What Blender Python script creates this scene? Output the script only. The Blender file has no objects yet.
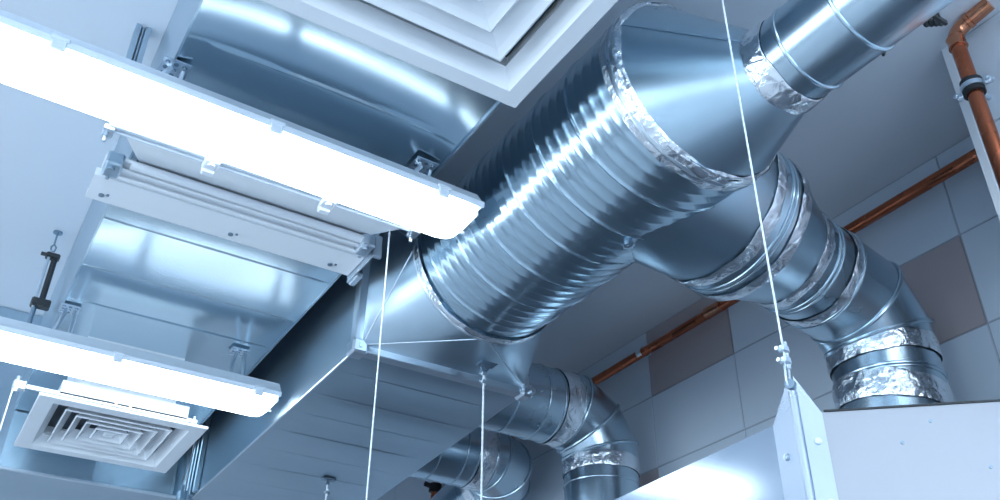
import bpy, math, random
from mathutils import Vector as V, Matrix, noise
random.seed(7)
ZC = 1.5                      # camera height; all coordinates below are relative to the camera's height
sc = bpy.context.scene
col = sc.collection
PI = math.pi

# ------------------------------------------------------------------ materials
def nodes(name):
    m = bpy.data.materials.new(name); m.use_nodes = True
    nt = m.node_tree
    return m, nt, nt.nodes['Principled BSDF']

def N(nt, kind, **kw):
    n = nt.nodes.new(kind)
    for k, v in kw.items():
        if k in n.inputs: n.inputs[k].default_value = v
        else: setattr(n, k, v)
    return n

def metal(name, base, rough=.3, var=.08, bump=.02, scale=6, stretch=(1, 1, 1), spangle=0., metallic=1., dirt=0.15):
    m, nt, b = nodes(name)
    tc = N(nt, 'ShaderNodeTexCoord'); mp = N(nt, 'ShaderNodeMapping'); mp.inputs['Scale'].default_value = stretch
    nt.links.new(tc.outputs['Object'], mp.inputs[0])
    n1 = N(nt, 'ShaderNodeTexNoise', Scale=scale, Detail=5.)
    nt.links.new(mp.outputs[0], n1.inputs['Vector'])
    r = N(nt, 'ShaderNodeMapRange'); r.inputs['To Min'].default_value = max(.03, rough-var); r.inputs['To Max'].default_value = rough+var
    r.inputs['From Min'].default_value = .3; r.inputs['From Max'].default_value = .7
    nt.links.new(n1.outputs['Fac'], r.inputs['Value']); nt.links.new(r.outputs[0], b.inputs['Roughness'])
    mx = N(nt, 'ShaderNodeMix', data_type='RGBA')
    mx.inputs[6].default_value = (*base, 1); mx.inputs[7].default_value = (*[c*(1-dirt) for c in base], 1)
    n2 = N(nt, 'ShaderNodeTexNoise', Scale=scale*.6, Detail=6., Roughness=.65)
    nt.links.new(tc.outputs['Object'], n2.inputs['Vector'])
    fac = n2.outputs['Fac']
    if spangle:
        vo = N(nt, 'ShaderNodeTexVoronoi', Scale=spangle); nt.links.new(tc.outputs['Object'], vo.inputs['Vector'])
        ad = N(nt, 'ShaderNodeMath', operation='MULTIPLY_ADD'); ad.inputs[1].default_value = .5; nt.links.new(vo.outputs['Color'], ad.inputs[0])
        nt.links.new(n2.outputs['Fac'], ad.inputs[2]); sb = N(nt, 'ShaderNodeMath', operation='SUBTRACT'); sb.inputs[1].default_value = .3
        nt.links.new(ad.outputs[0], sb.inputs[0]); fac = sb.outputs[0]
    nt.links.new(fac, mx.inputs['Factor']); nt.links.new(mx.outputs[2], b.inputs['Base Color'])
    b.inputs['Metallic'].default_value = metallic
    if bump:
        bp = N(nt, 'ShaderNodeBump', Strength=bump, Distance=.02); n3 = N(nt, 'ShaderNodeTexNoise', Scale=scale*2.5, Detail=3.)
        nt.links.new(mp.outputs[0], n3.inputs['Vector']); nt.links.new(n3.outputs['Fac'], bp.inputs['Height'])
        nt.links.new(bp.outputs[0], b.inputs['Normal'])
    return m

def paint(name, base, rough=.5, var=.04, scale=3, spec=.5, bump=0.):
    m, nt, b = nodes(name)
    tc = N(nt, 'ShaderNodeTexCoord'); n1 = N(nt, 'ShaderNodeTexNoise', Scale=scale, Detail=4.)
    nt.links.new(tc.outputs['Object'], n1.inputs['Vector'])
    mx = N(nt, 'ShaderNodeMix', data_type='RGBA')
    mx.inputs[6].default_value = (*[c*(1-var) for c in base], 1); mx.inputs[7].default_value = (*[min(1, c*(1+var)) for c in base], 1)
    nt.links.new(n1.outputs['Fac'], mx.inputs['Factor']); nt.links.new(mx.outputs[2], b.inputs['Base Color'])
    b.inputs['Roughness'].default_value = rough; b.inputs['Specular IOR Level'].default_value = spec
    if bump:
        bp = N(nt, 'ShaderNodeBump', Strength=bump, Distance=.01); n3 = N(nt, 'ShaderNodeTexNoise', Scale=60., Detail=3.)
        nt.links.new(tc.outputs['Object'], n3.inputs['Vector']); nt.links.new(n3.outputs['Fac'], bp.inputs['Height']); nt.links.new(bp.outputs[0], b.inputs['Normal'])
    return m

def foil():
    m, nt, b = nodes('foil_tape')
    tc = N(nt, 'ShaderNodeTexCoord')
    n1 = N(nt, 'ShaderNodeTexNoise', Scale=34., Detail=4., Roughness=.6); n1.inputs['Distortion'].default_value = 1.2
    vo = N(nt, 'ShaderNodeTexVoronoi', Scale=38.); vo.feature = 'F2'
    nt.links.new(tc.outputs['Object'], n1.inputs['Vector']); nt.links.new(tc.outputs['Object'], vo.inputs['Vector'])
    ad = N(nt, 'ShaderNodeMath', operation='ADD'); nt.links.new(n1.outputs['Fac'], ad.inputs[0]); nt.links.new(vo.outputs['Distance'], ad.inputs[1])
    bp = N(nt, 'ShaderNodeBump', Strength=.6, Distance=.006); nt.links.new(ad.outputs[0], bp.inputs['Height']); nt.links.new(bp.outputs[0], b.inputs['Normal'])
    b.inputs['Base Color'].default_value = (.86, .90, .94, 1); b.inputs['Metallic'].default_value = 1; b.inputs['Roughness'].default_value = .2
    return m

def lamp(name, strength, color=(.80, .92, 1.)):
    m, nt, b = nodes(name)
    b.inputs['Base Color'].default_value = (.9, .93, .96, 1); b.inputs['Roughness'].default_value = .35
    b.inputs['Emission Color'].default_value = (*color, 1); b.inputs['Emission Strength'].default_value = strength
    return m

GB = (.47, .60, .71)
M = dict(
    sheet=metal('galvanised_sheet', (.53, .655, .74), .22, .03, .012, 3, (1, 1, 1), 0, dirt=.05),
    sheet_soft=metal('galvanised_sheet_matt', (.47, .585, .67), .38, .04, .015, 3, (1, 1, 1), 0, dirt=.08),
    brushed=metal('brushed_galvanised', (.52, .645, .73), .25, .03, .008, 5, (1, 1, 1), 0, dirt=.06),
    spiral=metal('spiral_galvanised', (.51, .655, .75), .21, .03, .01, 6, (1, 1, 1), 0, dirt=.06),
    cone=metal('galvanised_cone', (.43, .56, .65), .30, .03, .015, 3, (1, 1, 1), 0, dirt=.05),
    dark=metal('zinc_fitting', (.34, .45, .55), .38, .1, .1, 14, dirt=.4),
    bright=metal('bright_zinc', (.72, .80, .87), .32, .05, 0, 20, dirt=.12),
    white=paint('white_powder_coat', (.80, .84, .88), .38),
    lightgrey=paint('pale_plastic', (.66, .74, .82), .42),
    ceil=paint('ceiling_paint', (.72, .77, .84), .8, .02, .8, .2),
    wall=paint('wall_paint', (.60, .63, .67), .8, .03, 1.2, .2),
    tile=paint('glazed_tile', (.60, .68, .77), .30, .05, 2, .4),
    brown=paint('brown_tile', (.42, .365, .38), .32, .06, 2, .4),
    grout=paint('grout', (.38, .44, .51), .9, .1, 8, .1),
    floor=paint('floor_tile', (.60, .62, .65), .35, .08, 3, .4),
    copper=metal('copper', (.60, .18, .09), .27, .04, .02, 10, dirt=.3),
    solder=metal('copper_fitting', (.72, .30, .17), .22, .08, .1, 25, dirt=.35),
    rubber=paint('black_rubber', (.02, .022, .026), .6),
    black=paint('black_plastic', (.025, .03, .035), .5),
    rope=paint('braided_white_cord', (.80, .86, .92), .5, .08, 90),
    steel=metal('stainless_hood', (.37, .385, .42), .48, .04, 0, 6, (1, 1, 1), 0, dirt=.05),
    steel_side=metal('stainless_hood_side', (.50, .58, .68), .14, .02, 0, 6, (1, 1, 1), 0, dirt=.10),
    lamp=lamp('fluorescent_diffuser', 7.5),
    foil=foil(),
    inside=paint('recess_shade', (.03, .045, .06), .7),  # near-black colour stands in for shade in the neck and slit
)

# ------------------------------------------------------------------ mesh helpers
class MB:
    def __init__(s): s.v = []; s.f = []; s.mi = []
    def add(s, vs, fs, mi=0):
        o = len(s.v); s.v += [V(p) for p in vs]; s.f += [tuple(i+o for i in f) for f in fs]; s.mi += [mi]*len(fs)
        return s
    def box(s, a, b, mi=0, bev=0.):
        x0, y0, z0 = [min(p, q) for p, q in zip(a, b)]; x1, y1, z1 = [max(p, q) for p, q in zip(a, b)]
        if bev <= 0:
            return s.add([(x, y, z) for x in (x0, x1) for y in (y0, y1) for z in (z0, z1)],
                         [(0, 1, 3, 2), (4, 6, 7, 5), (0, 4, 5, 1), (2, 3, 7, 6), (0, 2, 6, 4), (1, 5, 7, 3)], mi)
        c = V(((x0+x1)/2, (y0+y1)/2, (z0+z1)/2)); h = V(((x1-x0)/2, (y1-y0)/2, (z1-z0)/2)); bev = min(bev, min(h)*.9)
        vs = []; idx = {}
        for sx in (-1, 1):
            for sy in (-1, 1):
                for sz in (-1, 1):
                    sg = (sx, sy, sz)
                    for ax in range(3):
                        idx[(sg, ax)] = len(vs)
                        vs.append(c + V([sg[k]*(h[k] - (0 if k == ax else bev)) for k in range(3)]))
        fs = []
        for ax in range(3):
            o = [k for k in range(3) if k != ax]
            for sg in (-1, 1):
                q = []
                for a_, b_ in ((-1, -1), (1, -1), (1, 1), (-1, 1)):
                    t = [0]*3; t[ax] = sg; t[o[0]] = a_; t[o[1]] = b_; q.append(idx[(tuple(t), ax)])
                fs.append(tuple(q))
                for a_ in (-1, 1):
                    pass
        for ax in range(3):     # edge faces along axis ax
            o = [k for k in range(3) if k != ax]
            for a_ in (-1, 1):
                for b_ in (-1, 1):
                    t0 = [0]*3; t1 = [0]*3
                    t0[ax] = -1; t1[ax] = 1; t0[o[0]] = t1[o[0]] = a_; t0[o[1]] = t1[o[1]] = b_
                    fs.append((idx[(tuple(t0), o[0])], idx[(tuple(t1), o[0])], idx[(tuple(t1), o[1])], idx[(tuple(t0), o[1])]))
        for sx in (-1, 1):
            for sy in (-1, 1):
                for sz in (-1, 1):
                    fs.append(tuple(idx[((sx, sy, sz), k)] for k in range(3)))
        return s.add(vs, fs, mi)
    def cyl(s, p, q, r, r2=None, n=24, mi=0, cap=True):
        p = V(p); q = V(q); d = (q-p).normalized(); u = d.orthogonal().normalized(); w = d.cross(u); r2 = r if r2 is None else r2
        vs = [p + (u*math.cos(2*PI*i/n) + w*math.sin(2*PI*i/n))*r for i in range(n)] + [q + (u*math.cos(2*PI*i/n) + w*math.sin(2*PI*i/n))*r2 for i in range(n)]
        fs = [(i, (i+1) % n, n+(i+1) % n, n+i) for i in range(n)]
        if cap: fs += [tuple(range(n))[::-1], tuple(range(n, 2*n))]
        return s.add(vs, fs, mi)
    def loft(s, rings, closed=False, cap=False, mi=0):
        n = len(rings[0]); vs = [p for r in rings for p in r]; fs = []
        m = len(rings)
        for j in range(m if closed else m-1):
            for i in range(n):
                a = j*n; b = ((j+1) % m)*n
                fs.append((a+i, a+(i+1) % n, b+(i+1) % n, b+i))
        if cap: fs += [tuple(range(n))[::-1], tuple(range((m-1)*n, m*n))]
        return s.add(vs, fs, mi)
    def tube(s, pts, r, n=10, mi=0, cap=True):
        pts = [V(p) for p in pts]; rings = []; d = (pts[1]-pts[0]).normalized(); u = d.orthogonal().normalized()
        for k, p in enumerate(pts):
            d = (pts[min(k+1, len(pts)-1)] - pts[max(k-1, 0)]).normalized(); u = (u - d*u.dot(d)).normalized(); w = d.cross(u)
            rr = r[k] if isinstance(r, (list, tuple)) else r
            rings.append([p + (u*math.cos(2*PI*i/n) + w*math.sin(2*PI*i/n))*rr for i in range(n)])
        return s.loft(rings, cap=cap, mi=mi)
    def extrude(s, prof, x0, x1, mi=0, axis=0):       # closed profile (a,b) extruded along axis
        n = len(prof)
        def P(a, b, t):
            return {0: (t, a, b), 1: (a, t, b), 2: (a, b, t)}[axis]
        vs = [P(a, b, x0) for a, b in prof] + [P(a, b, x1) for a, b in prof]
        return s.add(vs, [(i, (i+1) % n, n+(i+1) % n, n+i) for i in range(n)] + [tuple(range(n))[::-1], tuple(range(n, 2*n))], mi)
    def build(s, name, mats, parent=None, ang=35, smooth=True, origin=None):
        if not isinstance(mats, (list, tuple)): mats = [mats]
        if parent is not None and parent.type == 'EMPTY' or parent is not None: off = world_loc(parent)
        else:
            if origin is None:
                xs = [p.x for p in s.v]; ys = [p.y for p in s.v]; zs = [p.z for p in s.v]
                origin = ((min(xs)+max(xs))/2, (min(ys)+max(ys))/2, min(zs))
            off = V(origin)
        me = bpy.data.meshes.new(name); me.from_pydata([p-off for p in s.v], [], s.f); me.update()
        import bmesh
        bm = bmesh.new(); bm.from_mesh(me); bmesh.ops.recalc_face_normals(bm, faces=bm.faces); bm.to_mesh(me); bm.free()
        for m in mats: me.materials.append(m)
        me.polygons.foreach_set('material_index', s.mi)
        if smooth:
            me.polygons.foreach_set('use_smooth', [True]*len(me.polygons)); me.set_sharp_from_angle(angle=math.radians(ang))
        o = bpy.data.objects.new(name, me); col.objects.link(o)
        if parent is not None: o.parent = parent
        else: o.location = off
        return o

def world_loc(o):
    p = V((0, 0, 0))
    while o is not None: p = p + o.location; o = o.parent
    return p

def tag(o, label=None, cat=None, group=None, kind=None):
    if label: o['label'] = label
    if cat: o['category'] = cat
    if group: o['group'] = group
    if kind: o['kind'] = kind
    return o

def thing(name, loc, label, cat, group=None):
    o = bpy.data.objects.new(name, None); o.empty_display_size = .05; col.objects.link(o); o.location = loc
    return tag(o, label, cat, group)

def copy_thing(o, loc, label=None):
    r = o.copy(); col.objects.link(r); r.location = loc
    if label: r['label'] = label
    for ch in list(o.children):
        c = ch.copy(); col.objects.link(c); c.parent = r
        for g in list(ch.children):
            d = g.copy(); col.objects.link(d); d.parent = c
    return r

# a duct path with mitred joints ------------------------------------------------
class Path:
    """nodes: list of points; rings sit on mitre planes"""
    def __init__(s, pts, u0=None):
        s.p = [V(p) for p in pts]; s.d = [(s.p[i+1]-s.p[i]).normalized() for i in range(len(s.p)-1)]
        s.n = [s.d[0]] + [(s.d[i]+s.d[i+1]).normalized() for i in range(len(s.d)-1)] + [s.d[-1]]
        u = (u0 or s.d[0].orthogonal()).normalized(); u = (u-s.d[0]*u.dot(s.d[0])).normalized(); s.u = [u]
        for i in range(1, len(s.d)):
            q = s.d[i-1].rotation_difference(s.d[i]); s.u.append((q @ s.u[-1]).normalized())
    def ring(s, seg, t, r, n=72, slant=None, rf=None):
        d = s.d[seg]; c = s.p[seg].lerp(s.p[seg+1], t)
        if t <= 0: nn = s.n[seg]
        elif t >= 1: nn = s.n[seg+1]
        else: nn = d
        if slant is not None: nn = slant
        u = s.u[seg]; w = d.cross(u); out = []
        for i in range(n):
            a = 2*PI*i/n; rr = r*(rf(a) if rf else 1); e = (u*math.cos(a)+w*math.sin(a))*rr; e = e - d*(e.dot(nn)/d.dot(nn)); out.append(c+e)
        return out

def bead(mb, ringpts, centre, r=.005, k=8, mi=0):
    n = len(ringpts); c = V(centre); nrm = (ringpts[0]-c).cross(ringpts[n//4]-c).normalized()
    rings = []
    for j in range(k):
        a = 2*PI*j/k
        rings.append([p + (p-c).normalized()*r*math.cos(a) + nrm*r*math.sin(a)*1.2 for p in ringpts])
    mb.loft(rings, closed=True, mi=mi)

def tape_on(path, seg, t0, t1, r0, r1, n=96, m=6, amp=.0016, seed=0, slant=None):
    mb = MB(); rings = []
    for j in range(m+1):
        f = j/m; t = t0+(t1-t0)*f; r = r0+(r1-r0)*f
        sl = slant
        ring = path.ring(seg, t, r + (.0022 if 0 < j < m else .0008), n, slant=sl)
        c = path.p[seg].lerp(path.p[seg+1], t); out = []
        for i, p in enumerate(ring):
            k = noise.noise(V((p.x*38+seed, p.y*38, p.z*38)))*amp
            e = noise.noise(V((p.x*16+seed*3, p.y*16, p.z*16)))*.006 if j in (0, m) else 0
            out.append(p + (p-c).normalized()*max(k, -.0005) + path.d[seg]*e)
        rings.append(out)
    mb.loft(rings)
    return mb

# ------------------------------------------------------------------ the room
HC = 1.60; XW = 2.073; XL = -3.6; YB = -3.8; YF = 5.2; ZF = -ZC
def slab(name, a, b, m): return tag(MB().box(a, b).build(name, m, smooth=False), kind='structure')
slab('floor', (XL, YB, ZF-.05), (XW+.15, YF, ZF), M['floor'])
slab('ceiling', (XL, YB, HC), (XW+.15, YF, HC+.06), M['ceil'])
slab('wall_left', (XL-.1, YB, ZF), (XL, YF, HC), M['wall'])
slab('wall_back', (XL, YB-.1, ZF), (XW+.15, YB, HC), M['wall'])
slab('wall_front', (XL, YF, ZF), (XW+.15, YF+.1, HC), M['wall'])

TW = .2*XW; TH = .1255*XW; TY0 = .5205*XW; TZ0 = HC-.002
def tiled(name, x, ya, yb, brown, zt=TZ0, y0=TY0):
    mb = MB(); mb.box((x, ya, ZF), (x+.13, yb, HC), 2)
    g = .0016
    c0 = math.floor((ya-y0)/TW); c1 = math.ceil((yb-y0)/TW); z = zt; r = 0
    while z > ZF+.03:
        zb = max(z-TH, ZF+.002)
        for c in range(c0, c1):
            a = max(y0+c*TW, ya)+g; b = min(y0+(c+1)*TW, yb)-g
            if b-a < .01: continue
            mi = 1 if (c, r) in brown else 0
            e = .0015
            vs = [(x-.001, a, zb+g), (x-.001, b, zb+g), (x-.001, b, z-g), (x-.001, a, z-g),
                  (x-.004, a+e, zb+g+e), (x-.004, b-e, zb+g+e), (x-.004, b-e, z-g-e), (x-.004, a+e, z-g-e)]
            mb.add(vs, [(4, 5, 6, 7), (0, 1, 5, 4), (1, 2, 6, 5), (2, 3, 7, 6), (3, 0, 4, 7)], mi)
        z -= TH; r += 1
    o = mb.build(name, [M['tile'], M['brown'], M['grout']], smooth=False)
    return tag(o, kind='structure')
tiled('wall_right', XW, .7, YF, {(2, 0), (0, 1), (3, 2), (7, 1), (9, 0), (-1, 3), (5, 3)})
PX = 1.74; PY = .81
tiled('wall_right_pillar', PX, YB, PY, {(-1, 5), (-4, 2), (-6, 4)}, y0=PY-.018-3*TW*.55)
slab('trim_1', (PX-.006, PY-.014, ZF), (PX+.002, PY+.004, HC), M['white'])
# unseen glowing panes added behind and left of the camera as fill light
FILL_GLOW = lamp('fill_pane_glow', 4.2, (.74, .88, 1.))
def fill_pane(n, axis, p, a0, a1, z0, z1, d):
    """axis 'y': pane in a wall of constant y=p;  axis 'x': of constant x=p; d: direction into the room"""
    def B(u0, u1, w0, w1, za, zb): return ((u0, w0, za), (u1, w1, zb)) if axis == 'y' else ((w0, u0, za), (w1, u1, zb))
    slab('fill_pane_%d' % n, *B(a0, a1, p+d*.002, p+d*.02, z0, z1), FILL_GLOW)
    mb = MB(); k = 3
    for i in range(k+1):
        u = a0+(a1-a0)*i/k; mb.box(*B(u-.03, u+.03, p+d*.002, p+d*.06, z0-.03, z1+.03))
    for z in (z0, (z0*.35+z1*.65), z1): mb.box(*B(a0-.03, a1+.03, p+d*.002, p+d*.055, z-.03, z+.03))
    tag(mb.build('trim_%d' % (n+1), M['white'], smooth=False), kind='structure')  # frame bars of the added pane
fill_pane(1, 'y', YB, -2.9, .9, -.7, 1.1, 1)
fill_pane(2, 'x', XL, -2.6, .2, -.7, 1.1, 1)
fill_pane(3, 'x', XL, 1.4, 3.8, -.7, 1.1, 1)

# ------------------------------------------------------------------ overhead rectangular duct
OX0, OX1, OZ = .143, .726, 1.23
ov = thing('overhead_duct', (.43, 1.6, OZ), 'wide flat galvanised duct under the ceiling, above the fluorescent lights and diffusers', 'duct')
def folded(y0, y1, folds, z, amp):
    ys = [y0]+folds+[y1]; pr = []
    for i, y in enumerate(ys):
        pr.append((y, z + (amp if i % 2 else 0)))
        if i < len(ys)-1: pr.append((y+.006, z + (amp if i % 2 else 0) + .004)); 
    return pr
oyf = [.2, .55, .95, 1.345, 1.62, 1.83, 2.03, 2.28, 2.48, 2.75, 3.0]
mb = MB()
xs = [OX0 + (OX1-OX0)*i/14 for i in range(15)]
def rowz(y, x, k): return OZ + .0030*math.sin(PI*(x-OX0)/(OX1-OX0))*(1 if k % 2 else -1)
ysr = []
ylist = [-.4]+oyf+[3.40]
for i in range(len(ylist)-1):
    a, b = ylist[i], ylist[i+1]
    for f in (0, .02, .04, .15, .3, .5, .7, .85, .96, .98):
        y = a+(b-a)*f
        bow = math.sin(PI*f)*(.006 if i % 2 else -.004) if i not in (3, 4) else ((-.016+.030*f) if i == 3 else .014-.022*f)
        ysr.append((y, (0 if f else -.003) + bow))
ysr.append((3.40, 0))
vs = []; fs = []
for (y, dz) in ysr:
    for x in xs: vs.append((x, y, OZ + .004 + dz*math.sin(PI*min(1, max(0, (x-OX0)/(OX1-OX0))))**.35))
nx = len(xs)
for j in range(len(ysr)-1):
    for i in range(nx-1): fs.append((j*nx+i, j*nx+i+1, (j+1)*nx+i+1, (j+1)*nx+i))
mb.add(vs, fs)
o = mb.build('bottom_panel', M['sheet'], ov, ang=20)
mb = MB(); mb.box((OX0, -.4, OZ-.002), (OX0+.004, 3.40, HC-.004)); mb.box((OX1-.004, -.4, OZ-.002), (OX1, 3.40, HC-.004)); mb.box((OX0+.004, -.4, OZ+.02), (OX1-.004, -.396, HC-.004))
mb.box((OX0, -.4, HC-.006), (OX1, 3.40, HC-.001))
mb.build('side_panel', M['sheet_soft'], ov)

# ------------------------------------------------------------------ main rectangular duct box with square-to-round transition
BX0, BX1, BY0, BY1, BZ0, BZ1 = 0.7859, 1.2895, 1.9675, 3.3954, 1.0301, 1.4552
BXR = 1.3756
bx = thing('box_duct', ((BX0+BX1)/2, BY0, BZ0), 'large rectangular galvanised duct whose flared end feeds the ribbed spiral duct', 'duct')
mb = MB()
def xr(y): return BX1 + (BXR-BX1)*(y-BY0)/(BY1-BY0)
folds = [BY0, 2.10, 2.27, 2.42, 2.58, 2.75, 2.92, 3.10, 3.27, BY1]
ysr = []
for i in range(len(folds)-1):
    a, b = folds[i], folds[i+1]
    for f in (0, .03, .06, .3, .6, .94, .97): ysr.append((a+(b-a)*f, (-.0014 if f == 0 else 0) + math.sin(PI*f)*(.0035 if i % 2 else -.003)))
ysr.append((BY1, 0)); nx = 13
vs = []; fs = []
for y, dz in ysr:
    for i in range(nx):
        f = i/(nx-1); vs.append((BX0+(xr(y)-BX0)*f, y, BZ0 + dz*math.sin(PI*f)**.3 if 0 < f < 1 else BZ0))
for j in range(len(ysr)-1):
    for i in range(nx-1): fs.append((j*nx+i, j*nx+i+1, (j+1)*nx+i+1, (j+1)*nx+i))
mb.add(vs, fs); mb.build('bottom_panel', M['sheet_soft'], bx, ang=20)
mb = MB()
def sidegrid(xf, amp):
    vs = []; fs = []; ny, nz = 30, 8
    for j in range(ny+1):
        y = BY0+(BY1-BY0)*j/ny
        for i in range(nz+1):
            z = BZ0+(BZ1-BZ0)*i/nz
            vs.append((xf(y)+amp*math.sin(PI*i/nz)*math.sin(PI*((y-BY0)/.33)), y, z))
    for j in range(ny):
        for i in range(nz): a = j*(nz+1)+i; fs.append((a, a+1, a+nz+2, a+nz+1))
    mb.add(vs, fs)
sidegrid(lambda y: BX0, -.003); sidegrid(xr, .003)
mb.add([(BX0, BY0, BZ1), (BX1, BY0, BZ1), (BXR, BY1, BZ1), (BX0, BY1, BZ1)], [(0, 1, 2, 3)])
mb.build('side_panel', M['sheet_soft'], bx, ang=20)
# flange frame round the mouth
def flange(parent, y, x0, x1, z0, z1, w=.019, t=.030, name='flange'):
    mb = MB()
    for (a, b) in (((x0-.006, z0-.008), (x1+.006, z0+w)), ((x0-.006, z1-w), (x1+.006, z1+.008)), ((x0-.010, z0+w), (x0+w-.004, z1-w)), ((x1-w+.004, z0+w), (x1+.010, z1-w))):
        mb.box((a[0], y-t/2, a[1]), (b[0], y+t/2, b[1]), bev=.003)
    return mb.build(name, M['bright'], parent)
flange(bx, BY0-.002, BX0, BX1, BZ0, BZ1)
mb = MB(); c = (BX0+.001, BY0-.022, BZ0+.004)
mb.box((BX0-.016, BY0-.026, BZ0-.014), (BX0+.026, BY0+.022, BZ0+.026), bev=.006); mb.cyl((BX0+.005, BY0-.03, BZ0+.006), (BX0+.005, BY0-.02, BZ0+.006), .007, n=12)
mb.build('corner_plate', M['bright'], bx)
mb = MB(); mb.box((BX1-.02, BY0-.028, BZ0-.014), (BX1+.016, BY0+.02, BZ0+.022), bev=.006); mb.cyl((BX1+.004, BY0-.045, BZ0-.004), (BX1+.004, BY0-.02, BZ0-.004), .007, n=12)
mb.build('corner_plate', M['bright'], bx)
# bottom edge bead of the sheet
mb = MB(); mb.tube([(BX0, BY0, BZ0), (BX0, BY1, BZ0)], .0035, 8); mb.build('seam', M['bright'], bx)
# transition
SX, SZ, SR, SY1, SY2 = 1.0301, 1.2339, 0.2038, 1.7331, 0.9505
mb = MB(); n = 96; x0, x1, z0, z1 = BX0+.012, BX1-.012, BZ0+.012, BZ1-.012; y = BY0-.016
rc = [(x1, y, z1), (x0, y, z1), (x0, y, z0), (x1, y, z0)]
circ = [(SX+SR*math.cos(2*PI*i/n), SY1+.002, SZ+SR*math.sin(2*PI*i/n)) for i in range(n)]
vs = rc+circ; fs = []
for q in range(4):
    for i in range(q*n//4, (q+1)*n//4): fs.append((q, 4+i, 4+(i+1) % n))
    fs.append((q, (q+1) % 4, 4+((q+1)*n//4) % n))
mb.add(vs, fs); tr = mb.build('transition', metal('galvanised_transition', (.50, .62, .71), .36, .03, .01, 5, dirt=.08), bx, ang=8)

mb = MB()
for q in range(4):
    for i_ in (q*n//4, (q+1)*n//4): mb.tube([V(rc[q])+V((0, -.001, 0)), V(circ[i_ % n])], .0022, 6)
mb.build('crease', M['bright'], tr)
# plenum behind
PLX0 = -1.3
pl = thing('plenum_box', (0, 3.3, BZ0), 'low blue-grey galvanised plenum box spanning the lower left behind the square diffuser', 'duct')
mb = MB(); PY0 = 3.411
xsq = [PLX0, -.9, -.45, .02, .15, .44, .72, BX0-.024]
for i in range(len(xsq)-1):
    a, b = xsq[i], xsq[i+1]; m_ = (a+b)/2
    mb.add([(a, PY0, BZ0), (m_, PY0+.004, BZ0), (b, PY0, BZ0), (a, PY0, HC-.003), (m_, PY0+.004, HC-.003), (b, PY0, HC-.003)], [(0, 1, 4, 3), (1, 2, 5, 4)])
    if i: mb.box((a-.003, PY0-.004, BZ0), (a+.003, PY0+.001, HC-.005))
mb.add([(PLX0, PY0, BZ0), (PLX0, 4.4, BZ0), (PLX0, 4.4, HC-.003), (PLX0, PY0, HC-.003)], [(0, 1, 2, 3)])
mb.build('front_panel', M['sheet'], pl)
mb = MB()
ys = [PY0, 3.6, 3.8, 4.0, 4.2, 4.4]
for i in range(5): mb.add([(PLX0, ys[i], BZ0+.001), (BXR-.02, ys[i], BZ0+.001), (BXR-.02, ys[i+1], BZ0+.001), (PLX0, ys[i+1], BZ0+.001), (0, (ys[i]+ys[i+1])/2, BZ0-.004 if i % 2 else BZ0+.004)], [(0, 1, 4), (1, 2, 4), (2, 3, 4), (3, 0, 4)])
mb.add([(BXR-.02, PY0, BZ0), (BXR-.02, 4.4, BZ0), (BXR-.02, 4.4, BZ1), (BXR-.02, PY0, BZ1)], [(0, 1, 2, 3)])
mb.build('bottom_panel', M['sheet_soft'], pl, smooth=False)
mb = MB()
for yy in (3.30, 3.35, 3.395): mb.box((BX0-.022, yy-.008, BZ0-.004), (BX0-.001, yy+.008, HC-.002), bev=.003)
mb.box((BX0-.05, 3.37, BZ0-.02), (BX0-.002, 3.405, BZ0+.02), bev=.005); mb.cyl((BX0-.02, 3.35, BZ0-.02), (BX0-.02, 3.35, BZ0+.03), .006, n=10); mb.cyl((BX0-.045, 3.35, BZ0-.02), (BX0-.045, 3.35, BZ0+.03), .006, n=10)
mb.build('joint_flange', M['cone'], pl)
mb = MB(); mb.box((PLX0, PY0-.006, BZ0-.004), (BX0-.02, PY0+.006, BZ0+.006), bev=.002); mb.build('edge_strip', M['bright'], pl)

# ------------------------------------------------------------------ spiral duct
sp = thing('spiral_duct', (SX, 1.23, SZ-SR), 'big ribbed spiral galvanised duct running diagonally from the flared box to the cone', 'duct')
mb = MB(); pitch = .116; n = 120; rows = int((SY1-SY2)/.0024); rings = []
for j in range(rows+1):
    y = SY1+(SY2-SY1)*j/rows; ring = []
    for i in range(n):
        a = 2*PI*i/n; ph = ((y/pitch) + i/n) % 1.0
        d0 = min(ph, 1-ph)*pitch
        r = SR + .0036*math.exp(-(d0/.0024)**2)
        for q in (.25, .5, .75):
            d1 = abs(ph-q)*pitch; r += .0009*math.exp(-(d1/.0060)**2)
        ring.append((SX+r*math.cos(a), y, SZ+r*math.sin(a)))
    rings.append(ring)
mb.loft(rings); mb.build('ribbed_tube', M['spiral'], sp, ang=60)
P0 = Path([(SX, SY1+.01, SZ), (SX, SY2-.006, SZ)], u0=V((1, 0, 0)))
L0 = abs(SY1-SY2)+.016
tape_on(P0, 0, .004/L0, .030/L0, SR+.005, SR+.005, m=6, amp=.003, seed=1).build('tape_band', M['foil'], sp)
mb = MB(); bead(mb, P0.ring(0, .008, SR+.004, 96), P0.p[0], .005); mb.build('collar_ring', M['bright'], sp)
tape_on(P0, 0, 1-.038/L0, 1-.001/L0, SR+.004, SR+.003, m=6, amp=.003, seed=2).build('tape_band', M['foil'], sp)
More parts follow.
